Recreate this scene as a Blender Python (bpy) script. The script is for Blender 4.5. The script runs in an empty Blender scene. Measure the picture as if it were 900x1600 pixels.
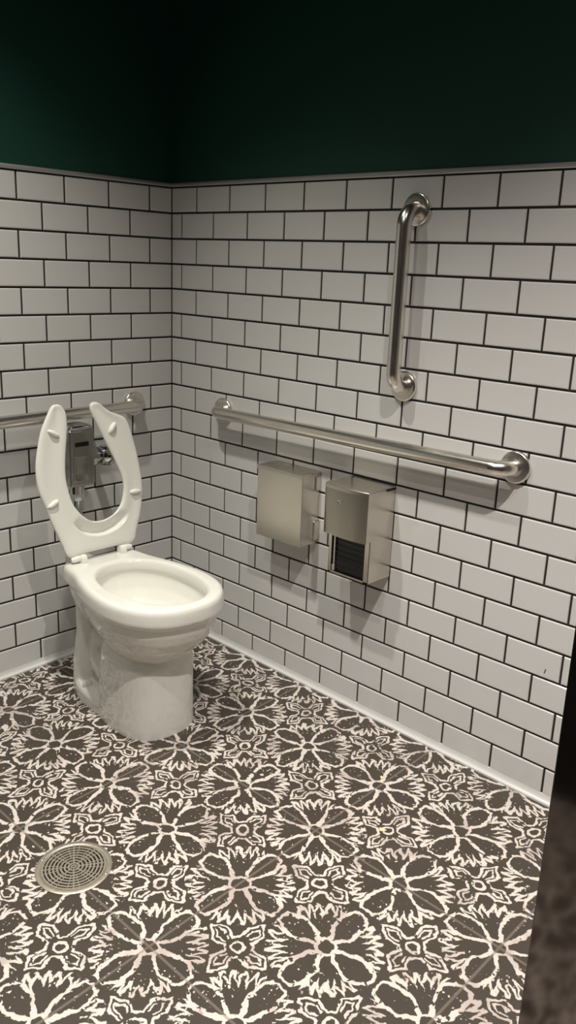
import bpy, bmesh, math, random
from mathutils import Vector, Matrix
random.seed(7)
C = bpy.context.scene.collection
U = 0.0795                      # height of one tile course
PI = math.pi

# ------------------------------------------------------------------ node helper
class N:
    """small expression layer over math nodes"""
    def __init__(s, nt, sock): s.nt = nt; s.s = sock
    @staticmethod
    def op(nt, name, *a):
        n = nt.nodes.new('ShaderNodeMath'); n.operation = name
        for i, x in enumerate(a):
            if isinstance(x, N): nt.links.new(x.s, n.inputs[i])
            else: n.inputs[i].default_value = float(x)
        return N(nt, n.outputs[0])
    def __add__(s, o): return N.op(s.nt, 'ADD', s, o)
    __radd__ = __add__
    def __sub__(s, o): return N.op(s.nt, 'SUBTRACT', s, o)
    def __rsub__(s, o): return N.op(s.nt, 'SUBTRACT', o, s)
    def __mul__(s, o): return N.op(s.nt, 'MULTIPLY', s, o)
    __rmul__ = __mul__
    def __truediv__(s, o): return N.op(s.nt, 'DIVIDE', s, o)
    def abs(s): return N.op(s.nt, 'ABSOLUTE', s)
    def frac(s): return N.op(s.nt, 'FRACT', s)
    def floor(s): return N.op(s.nt, 'FLOOR', s)
    def max(s, o): return N.op(s.nt, 'MAXIMUM', s, o)
    def min(s, o): return N.op(s.nt, 'MINIMUM', s, o)
    def sqrt(s): return N.op(s.nt, 'SQRT', s)
    def sin(s): return N.op(s.nt, 'SINE', s)
    def pow(s, o): return N.op(s.nt, 'POWER', s, o)
    def atan2(s, o): return N.op(s.nt, 'ARCTAN2', s, o)
    def lt(s, o): return N.op(s.nt, 'LESS_THAN', s, o)
    def gt(s, o): return N.op(s.nt, 'GREATER_THAN', s, o)
    def step(s, a, b):                       # smooth 1 below a .. 0 above b
        n = s.nt.nodes.new('ShaderNodeMapRange'); n.interpolation_type = 'SMOOTHSTEP'
        s.nt.links.new(s.s, n.inputs[0]); n.inputs[1].default_value = a; n.inputs[2].default_value = b
        n.inputs[3].default_value = 1; n.inputs[4].default_value = 0
        return N(s.nt, n.outputs[0])

def srgb(r, g, b):
    f = lambda c: (c/12.92 if c <= .04045 else ((c+.055)/1.055)**2.4)
    return (f(r/255), f(g/255), f(b/255), 1)

def new_mat(name):
    m = bpy.data.materials.new(name); m.use_nodes = True
    nt = m.node_tree; b = nt.nodes['Principled BSDF']
    return m, nt, b

def noise(nt, vec, scale, detail=2, rough=.5):
    n = nt.nodes.new('ShaderNodeTexNoise'); n.inputs['Scale'].default_value = scale
    n.inputs['Detail'].default_value = detail; n.inputs['Roughness'].default_value = rough
    if vec is not None: nt.links.new(vec, n.inputs['Vector'])
    return n

def objco(nt):
    return nt.nodes.new('ShaderNodeTexCoord').outputs['Object']

def bump(nt, b, h, strength, dist):
    n = nt.nodes.new('ShaderNodeBump'); n.inputs['Strength'].default_value = strength
    n.inputs['Distance'].default_value = dist
    nt.links.new(h, n.inputs['Height']); nt.links.new(n.outputs[0], b.inputs['Normal'])

def simple(name, col, rough, metal=0, bumpscale=None, bumpstr=.1, bumpdist=.001, coat=0, mottled=0):
    m, nt, b = new_mat(name)
    b.inputs['Base Color'].default_value = col
    b.inputs['Roughness'].default_value = rough; b.inputs['Metallic'].default_value = metal
    b.inputs['Coat Weight'].default_value = coat
    if mottled:
        n = noise(nt, objco(nt), mottled, 3)
        mx = nt.nodes.new('ShaderNodeMix'); mx.data_type = 'RGBA'
        mx.inputs[6].default_value = col
        mx.inputs[7].default_value = tuple(c*.86 for c in col[:3])+(1,)
        nt.links.new(n.outputs[0], mx.inputs[0]); nt.links.new(mx.outputs[2], b.inputs['Base Color'])
    if bumpscale:
        n = noise(nt, objco(nt), bumpscale, 3); bump(nt, b, n.outputs[0], bumpstr, bumpdist)
    return m

def brushed(name, col, rough, stretch, strength=.08):
    m, nt, b = new_mat(name)
    b.inputs['Metallic'].default_value = 1; b.inputs['Base Color'].default_value = col
    mp = nt.nodes.new('ShaderNodeMapping'); mp.inputs['Scale'].default_value = stretch
    nt.links.new(objco(nt), mp.inputs[0])
    n = noise(nt, mp.outputs[0], 1.0, 4, .6)
    r = nt.nodes.new('ShaderNodeMapRange'); r.inputs[3].default_value = rough-.06; r.inputs[4].default_value = rough+.07
    nt.links.new(n.outputs[0], r.inputs[0]); nt.links.new(r.outputs[0], b.inputs['Roughness'])
    bump(nt, b, n.outputs[0], strength, .0006)
    return m

M = {}
M['tile'] = simple('glazed_white_tile', (.66, .655, .64, 1), .11, bumpscale=9, bumpstr=.10, bumpdist=.0016)
M['grout'] = simple('dark_grout', srgb(38, 34, 31), .85, bumpscale=400, bumpstr=.3, bumpdist=.0006)
M['green'] = simple('dark_green_paint', srgb(17, 61, 51), .5, bumpscale=260, bumpstr=.15, bumpdist=.0005)
M['dark_wall'] = simple('charcoal_paint', srgb(30, 30, 30), .7, bumpscale=200, bumpstr=.15, bumpdist=.0005)
M['grey_wall'] = simple('grey_paint', srgb(125, 123, 118), .6, bumpscale=200, bumpstr=.15, bumpdist=.0005)
M['ceiling'] = simple('ceiling_paint', srgb(40, 42, 42), .85, bumpscale=150, bumpstr=.1)
M['cove'] = simple('white_cove_glaze', (.68, .68, .66, 1), .2, bumpscale=30, bumpstr=.05)
M['trim'] = simple('satin_metal_trim', (.50, .49, .475, 1), .42, .6, bumpscale=30, bumpstr=.02)
M['ceramic'] = simple('vitreous_china', (.78, .775, .715, 1), .06, coat=.3, bumpscale=5, bumpstr=.02, bumpdist=.002)
M['plastic'] = simple('white_seat_plastic', (.82, .815, .755, 1), .22, bumpscale=12, bumpstr=.04, bumpdist=.001)
M['steel'] = brushed('satin_stainless_bar', (.80, .76, .70, 1), .24, (6, 6, 6), .0)
M['sheet'] = brushed('brushed_stainless_sheet', (.66, .62, .55, 1), .30, (300, 300, 6), .10)
M['chrome'] = simple('polished_chrome', (.55, .565, .56, 1), .07, 1, bumpscale=25, bumpstr=.008)
M['satin_chrome'] = simple('satin_chrome', (.42, .42, .40, 1), .22, 1, bumpscale=25, bumpstr=.008)
M['black'] = simple('black_plastic', (.006, .006, .007, 1), .35, bumpscale=60, bumpstr=.05)
M['glass_black'] = simple('dark_sensor_lens', (.004, .004, .006, 1), .05, bumpscale=20, bumpstr=.01)
M['brass'] = brushed('worn_nickel_grate', (.62, .565, .47, 1), .45, (90, 90, 90), .15)
M['panel'] = simple('dark_laminate', (.20, .175, .16, 1), .075, 1, bumpscale=10, bumpstr=.03, bumpdist=.003)
M['water'] = simple('bowl_water', (.70, .70, .64, 1), .03, bumpscale=5, bumpstr=.02)
M['crumb'] = simple('yellowed_crumb', srgb(226, 208, 160), .8, bumpscale=300, bumpstr=.4)
M['lens'] = simple('downlight_lens', (.9, .9, .88, 1), .4, bumpscale=80, bumpstr=.05)
b = M['lens'].node_tree.nodes['Principled BSDF']
b.inputs['Emission Color'].default_value = (1, .94, .84, 1); b.inputs['Emission Strength'].default_value = 6

# ------------------------------------------------------------------ patterned floor material
FZ = lambda x, y: U*(-.3108+.0267*(y/U+7.0)-.0125*(x/U-15))      # floor falls gently towards the drain
PITCH, TH, OX, OY = 3.1517*U, .0068, 14.9417*U, -6.4039*U

def floor_material():
    m, nt, b = new_mat('encaustic_pattern_tile')
    co = objco(nt)
    sep = nt.nodes.new('ShaderNodeSeparateXYZ'); nt.links.new(co, sep.inputs[0])
    X, Y = N(nt, sep.outputs[0]), N(nt, sep.outputs[1])
    c, s = math.cos(TH), math.sin(TH)
    A0 = ((X-OX)*c+(Y-OY)*s)/PITCH
    B0 = ((X-OX)*s-(Y-OY)*c)/PITCH
    # wobble that makes the stencil look hand cut
    def wob(scale, amp, off):
        mp = nt.nodes.new('ShaderNodeMapping'); mp.inputs['Location'].default_value = (off, off*.7, 0)
        nt.links.new(co, mp.inputs[0])
        n = noise(nt, mp.outputs[0], scale, 1.5, .5); return (N(nt, n.outputs[0])-.5)*amp
    wa = wob(26, .085, 0)+wob(105, .034, 1.3)
    wb = wob(26, .085, 5)+wob(105, .034, 7.7)
    A, B = A0+wa, B0+wb
    u = (A+.5).frac()-.5; v = (B+.5).frac()-.5
    au, av = u.abs(), v.abs()
    P, Q = au.max(av), au.min(av)
    r = (u*u+v*v).sqrt()
    th = Q.atan2(P)
    thick = wob(34, .026, 3.1)+.0170
    # petals: two bowed strokes around each axis
    t = ((P-.07)/.405).max(0).min(1)
    bow = t.pow(1.1)*(PI*.87)
    hw = bow.sin()*.092+.015
    petal = (Q-hw).abs()-(thick+r.step(.10, .24)*.007)
    petal = petal.max(P-.475).max(.062-P)
    cap = (P+Q*.35-.472).abs().max(Q-.062)-(thick*.75)
    petal = petal.min(cap)
    # ring round the centre
    ring = ((r-.078).abs()-.013).max(.25-th)
    # zigzag teeth between petals
    ang = v.atan2(u)
    saw = (ang*(32/(2*PI))+wob(24, .9, 9)+.25).frac()
    tri = ((saw-.5).abs()*4-1)
    amp = .066+wob(16, .10, 2.2)
    zz = ((r-(tri*amp+.410)).abs()/4.0-(thick*.50+.0015)).max(.27-th).max(r-.480).max(.31-r)
    # flower in the middle of four rosettes
    fu = A.frac()-.5; fv = B.frac()-.5
    fau, fav = fu.abs(), fv.abs()
    F, G = fau.max(fav), fau.min(fav)
    fr = (fu*fu+fv*fv).sqrt()
    def seg(px, py, qx, qy):
        dx, dy = qx-px, qy-py; L = dx*dx+dy*dy
        h = (((F-px)*dx+(G-py)*dy)/L).max(0).min(1)
        ex = F-px-h*dx; ey = G-py-h*dy
        return (ex*ex+ey*ey).sqrt()
    tf = thick*.55
    fl = seg(.318, 0, .215, .078).min(seg(.215, .078, .100, .050)).min(seg(.100, .050, .075, .075))-(tf+.002)
    fl2 = (seg(.255, .0, .200, .038).min(seg(.200, .038, .125, .020)))-(tf-.001)
    fring = (fr-.052).abs()-.0125
    d = petal.min(ring).min(zz).min(fl).min(fl2).min(fring)
    white = d.step(-.0025, .0035)
    # broken strokes and stray flecks
    gap = N(nt, noise(nt, co, 62, 2, .5).outputs[0])
    white = white*(1-gap.step(.345, .37))
    fleck = N(nt, noise(nt, co, 150, 1, .4).outputs[0])
    zone = (r-.36).abs().step(.10, .14)
    white = white.max((1-fleck.step(.695, .71))*zone)
    # a faint worn tone on some strokes
    wear = N(nt, noise(nt, co, 11, 2, .5).outputs[0])
    mixw = nt.nodes.new('ShaderNodeMix'); mixw.data_type = 'RGBA'
    mixw.inputs[6].default_value = srgb(212, 203, 195); mixw.inputs[7].default_value = srgb(186, 174, 168)
    nt.links.new((1-wear.step(.52, .66)).s, mixw.inputs[0])
    # grout joints through rosette centres, every second pitch
    g = (((A0/2+.5).frac()-.5).abs().min(((B0/2+.5).frac()-.5).abs()))*2
    grout = g.step(.006, .016)
    base = nt.nodes.new('ShaderNodeMix'); base.data_type = 'RGBA'
    base.inputs[6].default_value = srgb(63, 56, 49); base.inputs[7].default_value = srgb(71, 63, 55)
    nt.links.new(wear.s, base.inputs[0])
    m1 = nt.nodes.new('ShaderNodeMix'); m1.data_type = 'RGBA'
    nt.links.new(white.s, m1.inputs[0]); nt.links.new(base.outputs[2], m1.inputs[6]); nt.links.new(mixw.outputs[2], m1.inputs[7])
    m2 = nt.nodes.new('ShaderNodeMix'); m2.data_type = 'RGBA'
    nt.links.new((grout*.55).s, m2.inputs[0]); nt.links.new(m1.outputs[2], m2.inputs[6])
    m2.inputs[7].default_value = srgb(128, 118, 108)
    nt.links.new(m2.outputs[2], b.inputs['Base Color'])
    rr = noise(nt, co, 5, 3); mr = nt.nodes.new('ShaderNodeMapRange')
    mr.inputs[3].default_value = .30; mr.inputs[4].default_value = .45
    nt.links.new(rr.outputs[0], mr.inputs[0]); nt.links.new(mr.outputs[0], b.inputs['Roughness'])
    hh = (1-grout)*1.0+white*.08
    bump(nt, b, hh.s, .35, .0008)
    return m
M['floor'] = floor_material()

# ------------------------------------------------------------------ mesh helpers
def link(name, me, mats, parent=None, smooth=False, angle=None):
    o = bpy.data.objects.new(name, me); C.objects.link(o)
    if not isinstance(mats, (list, tuple)): mats = [mats]
    for m in mats: me.materials.append(m)
    if smooth:
        for p in me.polygons: p.use_smooth = True
    if parent is not None:
        o.parent = parent; o.matrix_parent_inverse = parent_world[parent.name].inverted()
    return o
parent_world = {}

def obj(name, bm, mats, parent=None, smooth=True, sharp=35):
    bmesh.ops.recalc_face_normals(bm, faces=bm.faces[:])
    me = bpy.data.meshes.new(name); bm.to_mesh(me); bm.free()
    o = link(name, me, mats, parent)
    if smooth:
        for p in me.polygons: p.use_smooth = True
        me.set_sharp_from_angle(angle=math.radians(sharp))
        wn = o.modifiers.new('normals', 'WEIGHTED_NORMAL'); wn.keep_sharp = True; wn.weight = 80
    return o

def thing(name, label, cat, loc, rotz=0, group=None):
    o = bpy.data.objects.new(name, None); C.objects.link(o)
    o.empty_display_size = .05
    o.location = loc; o.rotation_euler = (0, 0, rotz)
    parent_world[o.name] = Matrix.LocRotScale(Vector(loc), Matrix.Rotation(rotz, 3, 'Z').to_quaternion(), None)
    o['label'] = label; o['category'] = cat
    if group: o['group'] = group
    return o

def box(bm, x0, x1, y0, y1, z0, z1, bev=0, seg=2, mi=0):
    r = bmesh.ops.create_cube(bm, size=1)
    vs = r['verts']
    for v in vs:
        v.co = Vector(((x0+x1)/2+v.co.x*(x1-x0), (y0+y1)/2+v.co.y*(y1-y0), (z0+z1)/2+v.co.z*(z1-z0)))
    fs = set(f for v in vs for f in v.link_faces)
    if bev:
        es = list(set(e for v in vs for e in v.link_edges))
        rr = bmesh.ops.bevel(bm, geom=es, offset=bev, segments=seg, affect='EDGES', profile=.5)
        fs = set(f for f in fs if f.is_valid) | set(rr['faces'])
    for f in fs:
        if f.is_valid: f.material_index = mi
    return vs

def frame_at(d):
    d = d.normalized(); a = Vector((0, 0, 1)) if abs(d.z) < .9 else Vector((1, 0, 0))
    x = d.cross(a).normalized(); return x, d.cross(x).normalized()

def tube(bm, pts, radii, seg=24, cap=True):
    pts = [Vector(p) for p in pts]
    if not isinstance(radii, (list, tuple)): radii = [radii]*len(pts)
    rings = []; x = None
    for i, p in enumerate(pts):
        d = (pts[min(i+1, len(pts)-1)]-pts[max(i-1, 0)]).normalized()
        if x is None: x, y = frame_at(d)
        else:
            x = (x-d*x.dot(d)).normalized(); y = d.cross(x)
        rings.append([bm.verts.new(p+radii[i]*(math.cos(2*PI*k/seg)*x+math.sin(2*PI*k/seg)*y)) for k in range(seg)])
    for a, b_ in zip(rings, rings[1:]):
        for k in range(seg): bm.faces.new((a[k], a[(k+1) % seg], b_[(k+1) % seg], b_[k]))
    if cap: bm.faces.new(rings[0][::-1]); bm.faces.new(rings[-1])
    return rings

def lathe(bm, prof, origin, axis, seg=48):
    """prof: (distance along axis, radius)"""
    origin = Vector(origin); axis = Vector(axis).normalized()
    x, y = frame_at(axis); rings = []
    for h, r in prof:
        rings.append([bm.verts.new(origin+axis*h+max(r, 1e-5)*(math.cos(2*PI*k/seg)*x+math.sin(2*PI*k/seg)*y)) for k in range(seg)])
    for a, b_ in zip(rings, rings[1:]):
        for k in range(seg): bm.faces.new((a[k], a[(k+1) % seg], b_[(k+1) % seg], b_[k]))
    bm.faces.new(rings[0][::-1]); bm.faces.new(rings[-1])

def loft(bm, sections):
    rings = [[bm.verts.new(p) for p in s] for s in sections]; n = len(rings[0])
    for a, b_ in zip(rings, rings[1:]):
        for k in range(n): bm.faces.new((a[k], a[(k+1) % n], b_[(k+1) % n], b_[k]))
    bm.faces.new(rings[0][::-1]); bm.faces.new(rings[-1])

def catmull(pts, n, closed=False):
    out = []; L = len(pts)
    segs = L if closed else L-1
    for i in range(segs):
        if closed: p = [pts[(i+j-1) % L] for j in range(4)]
        else: p = [pts[min(max(i+j-1, 0), L-1)] for j in range(4)]
        for k in range(n):
            t = k/n
            out.append(tuple(.5*((2*p[1][c])+(-p[0][c]+p[2][c])*t+(2*p[0][c]-5*p[1][c]+4*p[2][c]-p[3][c])*t*t
                                 + (-p[0][c]+3*p[1][c]-3*p[2][c]+p[3][c])*t**3) for c in range(len(pts[0]))))
    if not closed: out.append(tuple(pts[-1]))
    return out

# ------------------------------------------------------------------ room
ROOM_X, ROOM_Y, CEIL = 3.2, -2.45, 2.62
TOP = 19.0*U                                    # upper edge of the tiled wainscot
RATIO = 1.9448*U
G = .0030                                       # half joint

def tiled_wall(name, side):
    """side 'right': plane y=0 along x.  side 'left': plane x=0 along -y.  d = distance from the corner."""
    bm = bmesh.new()
    length = ROOM_X if side == 'right' else -ROOM_Y
    def W(d, h, z): return Vector((d, -h, z)) if side == 'right' else Vector((h, -d, z))
    def slab(z0, z1, h, mi):
        vs = [bm.verts.new(W(d, hh, z)) for z in (z0, z1) for hh in (-.10, h) for d in (-.10 if side == 'right' else 0, length)]
        for q in ((0, 1, 3, 2), (4, 6, 7, 5), (0, 4, 5, 1), (2, 3, 7, 6), (0, 2, 6, 4), (1, 5, 7, 3)):
            f = bm.faces.new([vs[i] for i in q]); f.material_index = mi
    slab(-.2, TOP, 0.0, 0)
    slab(TOP, CEIL, .0015, 2)
    def tile(d0, d1, z0, z1):
        e, h1, h2 = .0028, .0022, .0040
        q = lambda i, h, j=0: [bm.verts.new(W(a, h+(random.uniform(-j, j)), z)) for a, z in ((d0+i, z0+i), (d1-i, z0+i), (d1-i, z1-i), (d0+i, z1-i))]
        A_, B_, C2, D_ = q(0, 0), q(0, h1), q(.0010, h1+.0011), q(e, h2, .00022)
        for a, b_ in ((A_, B_), (B_, C2), (C2, D_)):
            for k in range(4):
                f = bm.faces.new((a[k], a[(k+1) % 4], b_[(k+1) % 4], b_[k])); f.material_index = 1
        f = bm.faces.new(D_); f.material_index = 1
    for r in range(19):
        z1 = TOP-r*U-G; z0 = TOP-(r+1)*U+G
        pitch = RATIO
        if side == 'right': first = (1.593 if r % 2 == 0 else .6604)*U
        else: first = (1.1625 if r % 2 == 0 else 2.1259)*U
        if r == 18:
            z0 = -.06
            if side == 'right': pitch = RATIO*.9945
            else: first -= .12*U
        if r == 0: z1 -= .001
        js = [0]
        d = first
        while d < length: js.append(d); d += pitch
        js.append(length)
        for a, b_ in zip(js, js[1:]):
            tile(a+(G if a > 0 else .0045), b_-G, z0, z1)
    if side == 'right':                      # small dark nick in the glaze
        vs = box(bm, 1.4765, 1.4785, -.0048, -.0040, .334, .346, 0)
        for v in vs: v.co.x += (v.co.z-.34)*.25
    o = obj(name, bm, [M['grout'], M['tile'], M['green']], smooth=False)
    o['kind'] = 'structure'
    return o
tiled_wall('wall_right', 'right')
tiled_wall('wall_left', 'left')

def struct(name, bm, mats, smooth=False):
    o = obj(name, bm, mats, smooth=smooth); o['kind'] = 'structure'; return o

bm = bmesh.new(); box(bm, -.1, ROOM_X+.1, ROOM_Y-.1, ROOM_Y, -.2, CEIL); struct('wall_back', bm, M['dark_wall'])
bm = bmesh.new(); box(bm, ROOM_X, ROOM_X+.1, ROOM_Y, .0, -.2, CEIL); struct('wall_front', bm, M['grey_wall'])
bm = bmesh.new(); box(bm, -.1, ROOM_X+.1, ROOM_Y-.1, .1, CEIL, CEIL+.08); struct('ceiling', bm, M['ceiling'])
bm = bmesh.new()
vs = [bm.verts.new((x, y, FZ(x, y)+dz)) for dz in (0, -.08) for (x, y) in ((0, 0), (ROOM_X, 0), (ROOM_X, ROOM_Y), (0, ROOM_Y))]
for q in ((0, 1, 2, 3), (7, 6, 5, 4), (0, 4, 5, 1), (1, 5, 6, 2), (2, 6, 7, 3), (3, 7, 4, 0)): bm.faces.new([vs[i] for i in q])
floor = struct('floor', bm, M['floor'])

# metal edge strip above the tiles, white cove below
def profile_run(bm, prof, side, d0, d1, follow=False):
    """prof: (out from wall, height); swept along the wall"""
    def W(d, h, z):
        p = Vector((d, -h, z)) if side == 'right' else Vector((h, -d, z))
        if follow: p.z += FZ(p.x, p.y)
        return p
    n = 2
    rings = [[bm.verts.new(W(d0+(d1-d0)*i/(n-1), h, z)) for h, z in prof] for i in range(n)]
    m = len(prof)
    for a, b_ in zip(rings, rings[1:]):
        for k in range(m): bm.faces.new((a[k], a[(k+1) % m], b_[(k+1) % m], b_[k]))
    bm.faces.new(rings[0][::-1]); bm.faces.new(rings[-1])
strip = [(0.0, TOP+.0006), (.0065, TOP+.0006), (.0085, TOP+.003), (.0085, TOP+.0085), (.006, TOP+.0125), (0.0, TOP+.0135)]
cove = [(0, -.02), (.0165, -.02), (.0165, .003), (.0150, .0055), (.0115, .0068), (.0085, .0090), (.0062, .013), (.0050, .018), (.0044, .021), (0, .021)]
bm = bmesh.new(); profile_run(bm, strip, 'right', 0, ROOM_X); struct('trim_1', bm, M['trim'])
bm = bmesh.new(); profile_run(bm, strip, 'left', .0, -ROOM_Y); struct('trim_2', bm, M['trim'])
bm = bmesh.new(); profile_run(bm, cove, 'right', 0, ROOM_X, True); struct('baseboard_right', bm, M['cove'], True)
bm = bmesh.new(); profile_run(bm, cove, 'left', 0, -ROOM_Y, True); struct('baseboard_left', bm, M['cove'], True)

# ------------------------------------------------------------------ grab bars
BR, STAND = .019, .057
def grab_bar(label, p0, p1, wall_n, group=None):
    """p0,p1 flange centres on the wall, wall_n points into the room"""
    p0, p1, n = Vector(p0), Vector(p1), Vector(wall_n)
    base = (p0+p1)/2
    t = thing('grab_bar', label, 'grab bar', tuple(base))
    d = (p1-p0).normalized(); R = .040
    path = [p0+n*.002, p0+n*(STAND-R)]
    for k in range(1, 11):
        a = k/10*PI/2; path.append(p0+n*(STAND-R+R*math.sin(a))+d*(R-R*math.cos(a)))
    for k in range(10, 0, -1):
        a = k/10*PI/2; path.append(p1+n*(STAND-R+R*math.sin(a))-d*(R-R*math.cos(a)))
    path += [p1+n*(STAND-R), p1+n*.002]
    bm = bmesh.new(); tube(bm, path, BR, 32); obj('bar', bm, M['steel'], t, sharp=60)
    for p in (p0, p1):
        bm = bmesh.new()
        lathe(bm, [(.0042, .0395), (.0070, .0405), (.0115, .0403), (.0140, .0385), (.0150, .0360), (.0150, .0225), (.0152, .0205), (.0165, .0197), (.0165, .0)], p, n, 56)
        obj('flange', bm, M['steel'], t, sharp=40)
    return t
grab_bar('long horizontal satin steel grab bar above the two steel dispensers', (.2754, 0, .822), (1.3354, 0, .834), (0, -1, 0))
grab_bar('short vertical satin steel grab bar high on the right tiled wall', (.985, 0, 1.430), (.985, 0, .988), (0, -1, 0))
grab_bar('horizontal satin steel grab bar behind the raised toilet seat', (0, -.167, .821), (0, -1.081, .812), (1, 0, 0))

# ------------------------------------------------------------------ sanitary bin (left box)
t = thing('sanitary_disposal_box', 'closed brushed steel disposal box with flat lid, left of the two wall boxes', 'dispenser', (.616, 0, .479))
x0, x1, z0, z1, dp = .523, .709, .479, .700, .086
bm = bmesh.new()
box(bm, x0+.003, x1-.003, -dp+.003, -.0042, z0, z1-.006, .0022, 2)
obj('body', bm, M['sheet'], t)
bm = bmesh.new()
box(bm, x0, x1, -dp, -dp+.0028, z0-.001, z1-.009, .0012, 2)
obj('front_panel', bm, M['sheet'], t)
bm = bmesh.new()
sec = []
for x in (x0-.0015, x1+.0015):
    sec.append([Vector((x, y, z)) for y, z in ((-.005, z1-.006), (-.005, z1-.001), (-dp+.004, z1+.0), (-dp-.0015, z1-.0015), (-dp-.003, z1-.005), (-dp-.003, z1-.012), (-dp-.001, z1-.012), (-dp-.001, z1-.006))])
loft(bm, sec); obj('lid', bm, M['sheet'], t, sharp=50)
bm = bmesh.new(); lathe(bm, [(0, .0), (0, .0045), (.0012, .0045), (.0022, .003), (.0024, 0)], (.617, -.052, z1-.0012), (0, 0, 1), 20)
obj('rivet', bm, M['chrome'], t)
# side mounting ears that stand off the wall
for za, zb in ((z1-.055, z1-.012), (z0+.012, z0+.070)):
    bm = bmesh.new(); box(bm, x1-.0035, x1+.0012, -.026, -.006, za, zb, .0010, 1)
    obj('side_bracket', bm, M['sheet'], t)

# ------------------------------------------------------------------ toilet paper dispenser (right box)
t = thing('toilet_paper_dispenser', 'brushed steel toilet paper dispenser with open black slot, right of the two wall boxes', 'dispenser', (.906, 0, .447))
x0, x1, zb, zt = .831, .983, .447, .711
zh = .567                                   # lower edge of the hood
bm = bmesh.new()
w = .0022; D0 = .104
def plate(bm, a, b_, c, d, e, f, bev=.0006): box(bm, a, b_, c, d, e, f, bev, 1)
plate(bm, x1-w, x1, -D0, -.0042, zb, zt-.004)            # right side
plate(bm, x0+.006, x0+.006+w, -D0, -.0042, zb, zt-.004)       # left side
plate(bm, x0+.006, x1, -D0, -.0042, zb, zb+w)            # bottom
plate(bm, x0+.006, x1, -D0, -.0042, zt-.008, zt-.004)    # top
plate(bm, x0+.006, x1, -.0065, -.0042, zb, zt-.004)       # back
plate(bm, x1-.017, x1, -D0, -D0+w, zb, zt-.01)           # front right flange
plate(bm, x0+.006, x0+.016, -D0, -D0+w, zb, zt-.01)           # front left flange
plate(bm, x0+.006, x1, -D0, -D0+w, zb, zb+.006)           # front sill
obj('housing', bm, M['sheet'], t, sharp=30)
bm = bmesh.new()
plate(bm, x0+.0095, x1-.0035, -.092, -.008, zb+.006, zt-.012)
for k in range(7):
    plate(bm, x0+.012, x1-.006, -.0935, -.0922, zb+.012+k*.016, zb+.020+k*.016, .0003)
obj('roll_chamber', bm, M['black'], t)
bm = bmesh.new()
tube(bm, [(x0+.022, -.0965, zb+.010), (x0+.022, -.0965, zb+.120)], .0035, 12)
box(bm, x0+.017, x0+.027, -.101, -.094, zb+.006, zb+.024, .001, 1)
obj('latch_rod', bm, M['steel'], t)
# bowed hood, its side skirts reaching back
bm = bmesh.new()
prof = []
nx = 16
def hood_y(k, z):
    s = (k/nx-.5)*2
    lean = (zt-z)/(zt-zh)
    return -.123-.0085*(1-s*s)+.004*lean
def hood_x(k): return x0-.0005+(x1+.0015-x0)*k/nx
outer = [[Vector((hood_x(k), hood_y(k, z), z)) for k in range(nx+1)] for z in (zh, zh+.004, .6, .63, .66, .69, zt-.004, zt)]
rows = [[bm.verts.new(p) for p in rr] for rr in outer]
for a, b_ in zip(rows, rows[1:]):
    for k in range(nx): bm.faces.new((a[k], a[k+1], b_[k+1], b_[k]))
bmesh.ops.solidify(bm, geom=bm.faces[:], thickness=.0018)
obj('hood', bm, M['sheet'], t, sharp=50)
bm = bmesh.new()
secs = []
for k in range(nx+1):
    xx = hood_x(k); yy = hood_y(k, zt)
    secs.append([Vector((xx, y, z)) for y, z in ((-.0045, zt-.0005), (-.0045, zt+.0025), (yy+.004, zt+.0025), (yy-.0005, zt+.0008), (yy-.0022, zt-.003), (yy-.0022, zt-.009), (yy-.0008, zt-.009), (yy-.0006, zt-.0005))])
loft(bm, secs)
obj('lid', bm, M['sheet'], t, sharp=50)
for sgn, xx in ((0, x0-.0012), (1, x1+.0002)):
    bm = bmesh.new()
    secs = []
    for xa in (xx, xx+.0013):
        secs.append([Vector((xa, y, z)) for y, z in ((-.050, zt-.001), (-.1235, zt-.001), (-.1235+.001, zh+.001), (-.116, zh), (-.104, zh+.006), (-.050, zh+.006))])
    loft(bm, secs); obj('side_skirt', bm, M['sheet'], t, sharp=30)
bm = bmesh.new()
kx, kz = .888, .668
lathe(bm, [(-.001, .0058), (.0012, .0058), (.0018, .005), (.0012, .0035), (.0012, 0)], (kx, -.1295, kz), (0, -1, 0), 24)
lk = obj('keyhole', bm, M['steel'], t)
bm = bmesh.new(); box(bm, kx-.0008, kx+.0008, -.1316, -.1300, kz-.003, kz+.003, .0002, 1)
o = bpy.data.objects.new('key_slot', bpy.data.meshes.new('key_slot')); bm.to_mesh(o.data); bm.free(); C.objects.link(o)
o.data.materials.append(M['black']); o.parent = lk

# ------------------------------------------------------------------ toilet
TY, TR = -.457, math.radians(-3.3)
toilet = thing('toilet', 'white elongated toilet with its open front seat raised', 'toilet', (0, TY, .005), TR)
TW = parent_world[toilet.name]

def half_outline(keys, n=7):
    """keys: (x, half width) from the back centre round to the front tip; mirrored to a closed loop"""
    c = catmull(keys, n)
    up = [(x, max(w_, 0)) for x, w_ in c]
    return up+[(x, -w_) for x, w_ in reversed(up[1:-1])]
RIM = [(.215, 0), (.216, .075), (.224, .112), (.250, .126), (.32, .137), (.38, .155), (.45, .171), (.52, .179), (.585, .175), (.64, .158), (.683, .129), (.713, .091), (.729, .047), (.733, 0)]
rim = half_outline(RIM)
def ring_scaled(out, cx, sx, sy, z, dx=0): return [Vector((cx+(x-cx)*sx+dx, y*sy, z)) for x, y in out]
def ring_off(out, off, z, zf=None):
    n = len(out); res = []
    for i, (x, y) in enumerate(out):
        x0_, y0_ = out[(i-1) % n]; x1_, y1_ = out[(i+1) % n]
        tx, ty = x1_-x0_, y1_-y0_; L = math.hypot(tx, ty) or 1
        res.append(Vector((x-ty/L*off*OS, y+tx/L*off*OS, z)))
    return res
OS = 1
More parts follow.
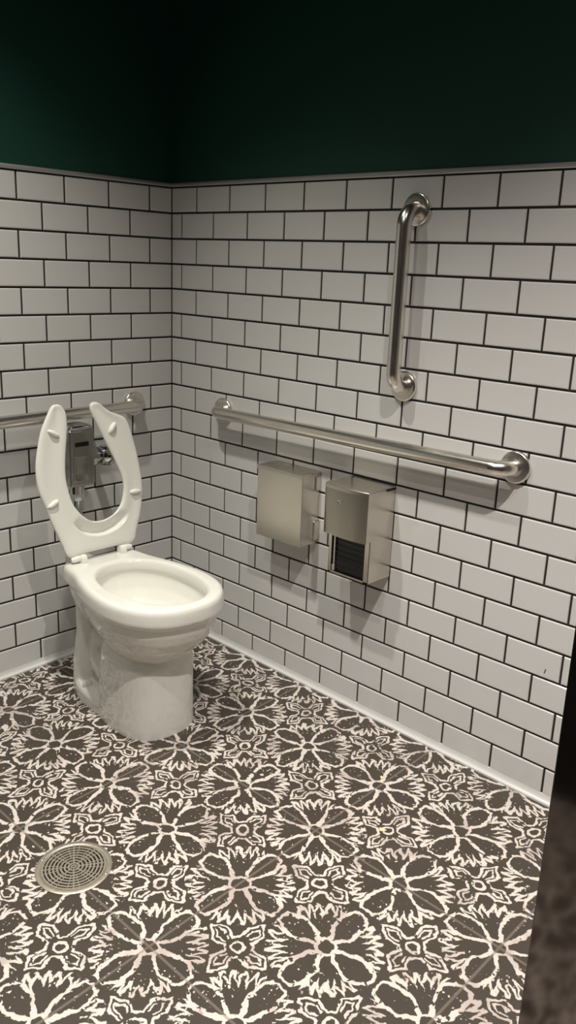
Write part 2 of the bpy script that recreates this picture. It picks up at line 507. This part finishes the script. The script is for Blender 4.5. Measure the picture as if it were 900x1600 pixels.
def area(o): return sum(o[i][0]*o[(i+1) % len(o)][1]-o[(i+1) % len(o)][0]*o[i][1] for i in range(len(o)))
OS = 1 if area(rim) > 0 else -1            # positive off = inwards
NB = len(rim)
def ell(cx, a, b_, z, pw=1.0, yo=.007):
    # matched to the rim's parametrisation: start at back centre, run over +y to the front
    res = []
    for i in range(NB):
        th = PI-2*PI*i/NB
        c_, s_ = math.cos(th), math.sin(th)
        res.append(Vector((cx+a*math.copysign(abs(c_)**pw, c_), yo+b_*math.copysign(abs(s_)**pw, s_), z)))
    return res
# re-sample the rim so that its points run with the angle too
def angular(out, cx):
    res = []
    for i in range(NB):
        th = PI-2*PI*i/NB; dx, dy = math.cos(th), math.sin(th); best = None
        for j in range(len(out)):
            (ax, ay), (bx, by) = out[j], out[(j+1) % len(out)]
            ax -= cx; bx -= cx
            ex, ey = bx-ax, by-ay; den = dx*ey-dy*ex
            if abs(den) < 1e-12: continue
            tt = (ax*ey-ay*ex)/den; uu = (ax*dy-ay*dx)/den
            if tt > 0 and -1e-6 <= uu <= 1+1e-6 and (best is None or tt > best): best = tt
        res.append((cx+dx*best, dy*best))
    return res
NB = 112
rimA = angular(rim, .50)
OS = 1 if area(rimA) > 0 else -1
ZR = .410
bm = bmesh.new()
secs = [ell(.50, .09, .075, .16), ell(.50, .115, .090, .205)]
secs += [ring_scaled(rimA, .50, .60, .60, .225), ring_scaled(rimA, .50, .70, .69, .245), ring_scaled(rimA, .50, .80, .79, .268), ring_scaled(rimA, .50, .875, .865, .295),
         ring_scaled(rimA, .50, .915, .905, .320),
         ring_off(rimA, .016, .340), ring_off(rimA, .0125, .352), ring_off(rimA, .0085, .3555), ring_off(rimA, .001, .3585),
         ring_off(rimA, -.0005, .366), ring_off(rimA, .0, .385), ring_off(rimA, .001, .396), ring_off(rimA, .0045, .4045), ring_off(rimA, .011, .409), ring_off(rimA, .020, ZR)]
def op(a, b_, cx=.506): return lambda z: ell(cx, a, b_, z, .94)
secs += [op(.199, .138)(ZR+.0005), op(.194, .133)(ZR-.002), op(.190, .129)(ZR-.007), op(.188, .127)(ZR-.018), op(.188, .127)(ZR-.030),
         op(.193, .134)(ZR-.037), op(.190, .134)(ZR-.055), op(.176, .126)(ZR-.085), op(.150, .108, .50)(ZR-.115), op(.112, .084, .49)(ZR-.140), op(.06, .05, .48)(ZR-.158)]
loft(bm, secs)
# front column
def sq(cx, a, b_, z, pw=.62, n=48):
    return [Vector((cx+a*math.copysign(abs(math.cos(2*PI*i/n))**pw, math.cos(2*PI*i/n)), b_*math.copysign(abs(math.sin(2*PI*i/n))**pw, math.sin(2*PI*i/n)), z)) for i in range(n)]
loft(bm, [sq(.482, .148, .119, -.030, .76), sq(.482, .148, .119, .01, .76), sq(.487, .143, .113, .12, .72), sq(.494, .139, .111, .19, .72), sq(.495, .128, .100, .238, .74)])
# web and trapway bulge
loft(bm, [sq(.32, .13, .055, -.03, .8), sq(.32, .13, .050, .15, .8), sq(.28, .055, .052, .30, .8), sq(.275, .040, .06, .36, .8)])
tube(bm, [(.42, 0, .10), (.36, 0, .085), (.31, 0, .10), (.285, 0, .14), (.30, 0, .18), (.36, 0, .20)], [.075, .078, .075, .068, .062, .04], 28)
# rear leg
loft(bm, [sq(.238, .048, .092, -.03, .6), sq(.236, .046, .088, .08, .6), sq(.243, .036, .080, .18, .6), sq(.252, .034, .086, .28, .6), sq(.258, .040, .105, .345, .6), sq(.262, .040, .112, .385, .6)])
# foot slab
loft(bm, [sq(.375, .197, .112, -.030, .72), sq(.375, .197, .112, .014, .72), sq(.375, .191, .106, .026, .72), sq(.375, .177, .09, .032, .72)])
# rear inlet horn for the spud
loft(bm, [[Vector((x, y*.042, .362+z*.026)) for y, z in [(math.cos(2*PI*i/32), math.sin(2*PI*i/32)) for i in range(32)]] for x in (.10, .16, .22, .27)])
bmesh.ops.recalc_face_normals(bm, faces=bm.faces[:])
bmesh.ops.transform(bm, matrix=TW, verts=bm.verts[:])
me = bpy.data.meshes.new('tmp_bowl'); bm.to_mesh(me); bm.free()
tmp = bpy.data.objects.new('tmp_bowl', me); C.objects.link(tmp)
md = tmp.modifiers.new('r', 'REMESH'); md.mode = 'VOXEL'; md.voxel_size = .0034
ms = tmp.modifiers.new('s', 'SMOOTH'); ms.iterations = 7; ms.factor = .6
dg = bpy.context.evaluated_depsgraph_get()
me2 = bpy.data.meshes.new_from_object(tmp.evaluated_get(dg))
bpy.data.objects.remove(tmp); bpy.data.meshes.remove(me)
me2.name = 'bowl'; me2.materials.clear()
bowl = link('bowl', me2, M['ceramic'], toilet, smooth=True)

def TP(x, y, z): return TW @ Vector((x, y, z))
bm = bmesh.new(); loft(bm, [[TP(*p) for p in ell(.488, .085, .062, .258)], [TP(*p) for p in ell(.490, .108, .082, .270)]])
obj('water', bm, M['water'], toilet)
for s_ in (-1, 1):
    bm = bmesh.new()
    lathe(bm, [(0, .015), (.008, .0148), (.014, .0125), (.018, .008), (.0195, .0)], TP(.300, s_*.088, .028), (0, 0, 1), 28)
    obj('bolt_cap', bm, M['ceramic'], toilet, sharp=70)

# seat, raised
SA = math.radians(8); SX, SZ = .25, .425
def S(y, s, h): return Vector((SX-math.sin(SA)*s+math.cos(SA)*h, y, SZ+math.cos(SA)*s+math.sin(SA)*h))
PAIRS = [(-.576, .4570, -.564, .4575), (-.586, .450, -.552, .451), (-.599, .432, -.541, .432), (-.616, .405, -.5395, .408), (-.632, .372, -.542, .380), (-.651, .310, -.553, .325), (-.657, .267, -.560, .285),
         (-.655, .220, -.563, .240), (-.640, .171, -.557, .195), (-.627, .125, -.549, .166), (-.612, .082, -.538, .147), (-.599, .045, -.526, .131), (-.590, .018, -.515, .120), (-.572, .008, -.504, .111),
         (-.540, .012, -.492, .105), (-.500, .013, -.476, .101), (-.466, .013, -.462, .100), (-.432, .013, -.447, .101), (-.400, .012, -.430, .105), (-.368, .008, -.417, .110),
         (-.346, .018, -.404, .118), (-.336, .048, -.392, .129), (-.318, .090, -.381, .144), (-.305, .140, -.373, .165), (-.299, .190, -.368, .190), (-.303, .250, -.371, .220), (-.309, .296, -.382, .252),
         (-.317, .335, -.398, .290), (-.324, .366, -.415, .328), (-.337, .396, -.430, .362), (-.362, .410, -.443, .392), (-.388, .420, -.453, .415), (-.408, .434, -.4575, .432), (-.424, .447, -.456, .446), (-.436, .4535, -.447, .4540)]
pr = catmull(PAIRS, 4); NW = 44; NP = len(pr)
bm = bmesh.new(); grid = []
for i, (oy, os_, iy, is_) in enumerate(pr):
    f = i/(NP-1)
    bt = max(0, 1-abs((f-.47)/.16)**2)             # back section of the seat
    wd = math.hypot(oy-iy, os_-is_)
    ring = []
    for k in range(NW+1):                           # underside, seen from the room
        w_ = k/NW; e = abs(2*w_-1)
        h = .0085*(1-e**5)**.5*min(1, wd/.03)
        dish = .0035*math.sin(PI*w_)**2
        di = (1-w_)*wd
        q_ = min(max((.0435-di)/.007, 0), 1); q2 = min(max((.0365-di)/.034, 0), 1)
        sc = .022*q_*q_*(3-2*q_)*(1-q2**1.5)*min(1, bt*1.5)
        ring.append(S(oy+(iy-oy)*w_, os_+(is_-os_)*w_, h-dish*min(1, wd/.05)*(1-bt)-sc))
    for k in range(NW-1, 0, -1):                    # sitting face
        w_ = k/NW; e = abs(2*w_-1)
        ring.append(S(oy+(iy-oy)*w_, os_+(is_-os_)*w_, -.0135*(1-e**2.6)**.6*min(1, wd/.03)-.010*bt*math.sin(PI*w_)))
    grid.append([bm.verts.new(p) for p in ring])
n = len(grid[0])
for a, b_ in zip(grid, grid[1:]):
    for k in range(n): bm.faces.new((a[k], a[(k+1) % n], b_[(k+1) % n], b_[k]))
bm.faces.new(grid[0][::-1]); bm.faces.new(grid[-1])
seat = obj('seat', bm, M['plastic'], toilet, sharp=75)
parent_world[seat.name] = Matrix.Identity(4)
def sub(name, bm, m, par, sharp=60):
    bmesh.ops.recalc_face_normals(bm, faces=bm.faces[:])
    me = bpy.data.meshes.new(name); bm.to_mesh(me); bm.free()
    for p in me.polygons: p.use_smooth = True
    me.set_sharp_from_angle(angle=math.radians(sharp))
    me.materials.append(m)
    o = bpy.data.objects.new(name, me); C.objects.link(o); o.parent = par
    # par chain has world = identity (mesh built in world space)
    return o
for y, s_, an in ((-.591, .377, -30), (-.617, .177, 25), (-.392, .372, 48), (-.331, .168, -3)):
    bm = bmesh.new(); a = math.radians(an); secs = []
    for k in range(0, 9):
        ph = k/8*PI/2
        sc = math.cos(ph)**.6 if k < 8 else .02
        secs.append([S(y+(.0220*sc*math.cos(q)*math.cos(a)-.0080*sc*math.sin(q)*math.sin(a)), s_+(.0220*sc*math.cos(q)*math.sin(a)+.0080*sc*math.sin(q)*math.cos(a)), .001+.0145*math.sin(ph)) for q in [2*PI*j/24 for j in range(24)]])
    loft(bm, secs); sub('bumper', bm, M['plastic'], seat, 80)
# hinges: post on the china, knuckle on the seat
for y, kdir in ((-.541, -1), (-.401, 1)):
    bm = bmesh.new()
    secs = []
    for yy in (y-.0095, y+.0095):
        secs.append([Vector((SX+.006+dx, yy, .412+dz)) for dx, dz in ((-.013, 0), (.017, 0), (.016, .010), (.013, .020), (.007, .0265), (-.001, .0275), (-.009, .022), (-.013, .012))])
    loft(bm, secs)
    bmesh.ops.bevel(bm, geom=bm.edges[:], offset=.0022, segments=2, affect='EDGES')
    obj('hinge_post', bm, M['plastic'], toilet, sharp=50)
    bm = bmesh.new()
    ka, kb = (y-.009, y-.036) if kdir < 0 else (y+.009, y+.036)
    tube(bm, [(SX+.004, ka, SZ+.003), (SX+.004, (ka+kb)/2, SZ+.002), (SX+.002, kb, SZ+.001)], [.0095, .0095, .0075], 20)
    sub('hinge_knuckle', bm, M['plastic'], seat)

# ------------------------------------------------------------------ sensor flush valve
fv = thing('flush_valve', 'chrome sensor flush valve on the wall behind the toilet', 'flush valve', (.105, -.455, .40))
VY, VX = -.4625, .112
bm = bmesh.new()
box(bm, VX-.036, VX+.040, VY-.044, VY+.044, .612, .788, .008, 4); obj('sensor_housing', bm, M['satin_chrome'], fv, sharp=40)
bm = bmesh.new()
sec = []
for k in range(7):
    a = k/6*PI/2; c_ = math.cos(a)
    sec.append([Vector((VX+.002+px*(.6+.4*c_) if k < 6 else VX+.002+px*.5, VY+py*(.6+.4*c_), .787+.014*math.sin(a))) for px, py in ((-.037, -.043), (.037, -.043), (.037, .043), (-.037, .043))])
loft(bm, sec); bmesh.ops.bevel(bm, geom=[e for e in bm.edges if abs((e.verts[0].co-e.verts[1].co).z) > .0005], offset=.008, segments=3, affect='EDGES')
obj('top_cap', bm, M['chrome'], fv, sharp=50)
bm = bmesh.new(); box(bm, VX+.0385, VX+.0412, VY-.026, VY+.022, .737, .751, .001, 1); obj('sensor_window', bm, M['glass_black'], fv)
bm = bmesh.new(); box(bm, VX+.0385, VX+.0425, VY-.034, VY+.016, .630, .706, .0012, 2); obj('access_plate', bm, M['chrome'], fv)
bm = bmesh.new()
tube(bm, [(VX, VY, .62), (VX, VY, .585)], .024, 28)
lathe(bm, [(0, .016), (.0, .022), (.004, .0245), (.022, .0245), (.026, .021), (.026, .012)], (VX, VY, .563), (0, 0, 1), 8)
obj('coupling_nut', bm, M['chrome'], fv, sharp=30)
bm = bmesh.new()
tube(bm, [(VX, VY, .60), (VX, VY, .47), (VX, VY, .40)], .0155, 28)
lathe(bm, [(0, .03), (.006, .030), (.012, .024), (.030, .0235), (.032, .018)], (VX, VY, .385), (0, 0, 1), 32)
obj('flush_tube', bm, M['chrome'], fv, sharp=40)
bm = bmesh.new()
SYP = -.352
tube(bm, [(VX, VY+.03, .690), (VX, SYP, .690)], .0185, 28)
lathe(bm, [(0, .020), (.002, .0290), (.020, .0290), (.022, .020)], (VX, VY+.042, .690), (0, 1, 0), 8)
lathe(bm, [(0, .020), (.002, .0275), (.014, .0275), (.016, .020)], (VX, SYP-.030, .690), (0, 1, 0), 32)
tube(bm, [(VX+.024, SYP, .690), (VX+.012, SYP, .690), (VX, SYP, .690), (VX-.03, SYP, .690)], [.0255, .0280, .0280, .0225], 32)
lathe(bm, [(0, .0255), (.006, .0255), (.010, .021), (.014, .013), (.019, .010), (.021, .0)], (VX+.023, SYP, .690), (1, 0, 0), 32)
tube(bm, [(VX, SYP, .660), (VX, SYP, .720)], [.020, .020], 24)
obj('control_stop', bm, M['chrome'], fv, sharp=35)
bm = bmesh.new()
tube(bm, [(VX-.02, SYP, .690), (.006, SYP, .690)], .0150, 24)
lathe(bm, [(.0042, .036), (.007, .0355), (.014, .030), (.018, .020), (.022, .0165)], (0, SYP, .690), (1, 0, 0), 40)
obj('wall_supply', bm, M['chrome'], fv, sharp=40)

# ------------------------------------------------------------------ floor drain
dc = Vector((.894, -.994, 0)); RD = .0845
nrm = Vector((.0125, -.0267, 1)).normalized()
dz = FZ(dc.x, dc.y)
drain = thing('floor_drain', 'round tarnished metal floor drain with ringed slots', 'drain', (dc.x, dc.y, dz))
def onfloor(bm):
    q = Vector((0, 0, 1)).rotation_difference(nrm).to_matrix().to_4x4()
    bmesh.ops.transform(bm, matrix=Matrix.Translation((dc.x, dc.y, dz)) @ q, verts=bm.verts[:])
def annulus(bm, r0, r1, z0, z1, a0=0, a1=2*PI, seg=64):
    full = abs(a1-a0-2*PI) < 1e-6
    cnt = seg if full else seg+1
    secs = []
    for i in range(cnt):
        a = a0+(a1-a0)*i/seg; c_, s_ = math.cos(a), math.sin(a)
        secs.append([bm.verts.new((r*c_, r*s_, z)) for r, z in ((r0, z0), (r1, z0), (r1, z1), (r0, z1))])
    rng = range(cnt) if full else range(cnt-1)
    for i in rng:
        A_, B_ = secs[i], secs[(i+1) % cnt]
        for k in range(4): bm.faces.new((A_[k], A_[(k+1) % 4], B_[(k+1) % 4], B_[k]))
bm = bmesh.new()
lathe(bm, [(.0, RD), (.0022, RD), (.0035, RD-.003), (.0036, RD-.010), (.0026, RD-.0115), (.0022, RD-.0120)], (0, 0, 0), (0, 0, 1), 72)
# remove caps to leave an open rim
bmesh.ops.delete(bm, geom=[f for f in bm.faces if len(f.verts) > 8], context='FACES')
annulus(bm, RD-.013, RD, .0, .0022)
onfloor(bm); obj('rim', bm, M['brass'], drain, sharp=40)
bm = bmesh.new()
lathe(bm, [(.0002, RD-.012), (.0006, RD-.012)], (0, 0, 0), (0, 0, 1), 48)
onfloor(bm); obj('sump', bm, M['black'], drain)
bm = bmesh.new()
rings_ = [.0035, .0118, .0201, .0284, .0367, .0450, .0533, .0616, .0690]
for i, r in enumerate(rings_):
    annulus(bm, max(r-.0021, .0002), r+.0021, .0006, .0030)
for k in range(4):
    a = math.radians(12+45*k)
    q = Matrix.Rotation(a, 4, 'Z')
    vs = box(bm, -RD+.012, RD-.012, -.0015, .0015, .0006, .0034, 0)
    bmesh.ops.transform(bm, matrix=q, verts=vs)
for k in range(16):
    a = math.radians(12+22.5*k+11.25)
    vs = box(bm, .030, RD-.012, -.0009, .0009, .0006, .0029, 0)
    bmesh.ops.transform(bm, matrix=Matrix.Rotation(a, 4, 'Z'), verts=vs)
onfloor(bm); obj('grate', bm, M['brass'], drain, sharp=40)
for k in (0, 1):
    bm = bmesh.new(); a = math.radians(30+180*k)
    lathe(bm, [(.0030, .0036), (.0046, .0034), (.0050, .0024), (.0044, .0)], ((RD-.0065)*math.cos(a), (RD-.0065)*math.sin(a), 0), (0, 0, 1), 16)
    onfloor(bm); obj('screw', bm, M['steel'], drain)

# ------------------------------------------------------------------ dark partition on the right
cam_loc = Vector((29.1996*U, -23.3252*U, (19-2.7951)*U))
ea = math.radians(113.0)
ex, ey = cam_loc.x+.75*math.cos(ea), cam_loc.y+.75*math.sin(ea)
fz = min(FZ(ex, ey), FZ(ROOM_X-.05, ey+.036))
pt = thing('stall_partition', 'dark glossy partition panel cutting off the right edge of the floor', 'partition', (ex+.5, ey, fz))
bm = bmesh.new(); box(bm, ex, ROOM_X-.06, ey, ey+.034, fz+.05, 2.1, .002, 2); obj('panel', bm, M['panel'], pt, sharp=40)
bm = bmesh.new()
for xx in (ex+.12, ROOM_X-.25):
    z_ = FZ(xx, ey+.017)
    lathe(bm, [(0, .028), (.004, .028), (.008, .016), (.06, .016)], (xx, ey+.017, z_), (0, 0, 1), 24)
obj('foot', bm, M['steel'], pt)

# ------------------------------------------------------------------ recessed ceiling lights
def downlight(x, y, power, size=95, blend=.9, rad=.05, label=''):
    t = thing('recessed_downlight', label, 'ceiling light', (x, y, CEIL-.012))
    bm = bmesh.new()
    lathe(bm, [(.0, .048), (.0, .060), (.004, .064), (.012, .065), (.012, .048)], (x, y, CEIL-.012), (0, 0, 1), 40)
    obj('trim_ring', bm, M['ceiling'], t, sharp=40)
    bm = bmesh.new(); lathe(bm, [(.004, .047), (.010, .047)], (x, y, CEIL-.012), (0, 0, 1), 40); obj('lens', bm, M['lens'], t)
    L = bpy.data.lights.new('downlight_beam', 'SPOT'); L.energy = power; L.spot_size = math.radians(size); L.spot_blend = blend
    L.shadow_soft_size = rad; L.color = (1, .955, .875)
    lo = bpy.data.objects.new('downlight_beam', L); C.objects.link(lo); lo.location = (x, y, CEIL-.02)
    lo.parent = t; lo.matrix_parent_inverse = parent_world[t.name].inverted()
    lo['label'] = 'warm light beam'
    return lo
a_ = a_ = downlight(.66, -.97, 135, 94, 1.0, .028, 'round recessed ceiling light above the front of the toilet')
a_.data.color = (1, .97, .87)
b_ = downlight(1.90, -1.02, 290, 104, 1.0, .028, 'round recessed ceiling light in front of the dark partition')
b_.data.color = (1, .93, .865)
d_ = downlight(1.30, -1.50, 62, 112, .9, .028, 'round recessed ceiling light over the middle of the room')
d_.data.color = (1, .945, .87)
downlight(1.50, -2.15, 22, 165, .5, .03, 'added ceiling fill light behind the camera by the back wall')  # added fill: lifts the upper walls and the floor mirrored in the panel

# ------------------------------------------------------------------ small dirt
CRUMBS = [(1.300, -.390, .0085, 'largest yellow crumb, lying inside a flower motif of the floor'),
          (1.168, -.2237, .0065, 'yellow crumb on a floor rosette nearest the tiled side wall'),
          (.9387, -.4474, .0050, 'smallest yellow crumb, on a floor rosette closest to the toilet')]
for k, (x, y, r_, lab) in enumerate(CRUMBS):
    bm = bmesh.new(); bmesh.ops.create_icosphere(bm, subdivisions=3, radius=1)
    for v in bm.verts:
        n_ = 1+.28*math.sin(5*v.co.x+3*k)*math.cos(4*v.co.y+k)+.12*math.sin(11*v.co.y)
        v.co = Vector((v.co.x*r_*n_, v.co.y*r_*.8*n_, max(v.co.z, -.35)*r_*.28))
    for v in bm.verts: v.co += Vector((x, y, FZ(x, y)+r_*.10))
    o = obj('crumb', bm, M['crumb'], sharp=80); o['label'] = lab; o['category'] = 'crumb'; o['group'] = 'yellow crumbs on the patterned floor'

# ------------------------------------------------------------------ world, camera, view
w_ = bpy.data.worlds.new('World'); bpy.context.scene.world = w_; w_.use_nodes = True
w_.node_tree.nodes['Background'].inputs[0].default_value = (.05, .055, .06, 1)
w_.node_tree.nodes['Background'].inputs[1].default_value = .1

yaw, pitch, roll = .7555, -.2843, .0399
cy, sy, cp, sp = math.cos(yaw), math.sin(yaw), math.cos(pitch), math.sin(pitch)
f = Vector((-sy*cp, cy*cp, sp)); r0 = Vector((cy, sy, 0)); u0 = r0.cross(f)
c, s = math.cos(roll), math.sin(roll)
R_, U_ = c*r0+s*u0, -s*r0+c*u0
cam = bpy.data.cameras.new('Camera'); cam.sensor_fit = 'VERTICAL'; cam.sensor_height = 24
cam.lens = 24*1328.27/1600; cam.clip_start = .02
co_ = bpy.data.objects.new('Camera', cam); C.objects.link(co_)
mat = Matrix(((R_.x, U_.x, -f.x, cam_loc.x), (R_.y, U_.y, -f.y, cam_loc.y), (R_.z, U_.z, -f.z, cam_loc.z), (0, 0, 0, 1)))
co_.matrix_world = mat
sc = bpy.context.scene
sc.camera = co_
sc.view_settings.view_transform = 'Standard'; sc.view_settings.look = 'None'
sc.view_settings.gamma = 1; sc.view_settings.use_curve_mapping = False
sc.view_settings.exposure = -0.02
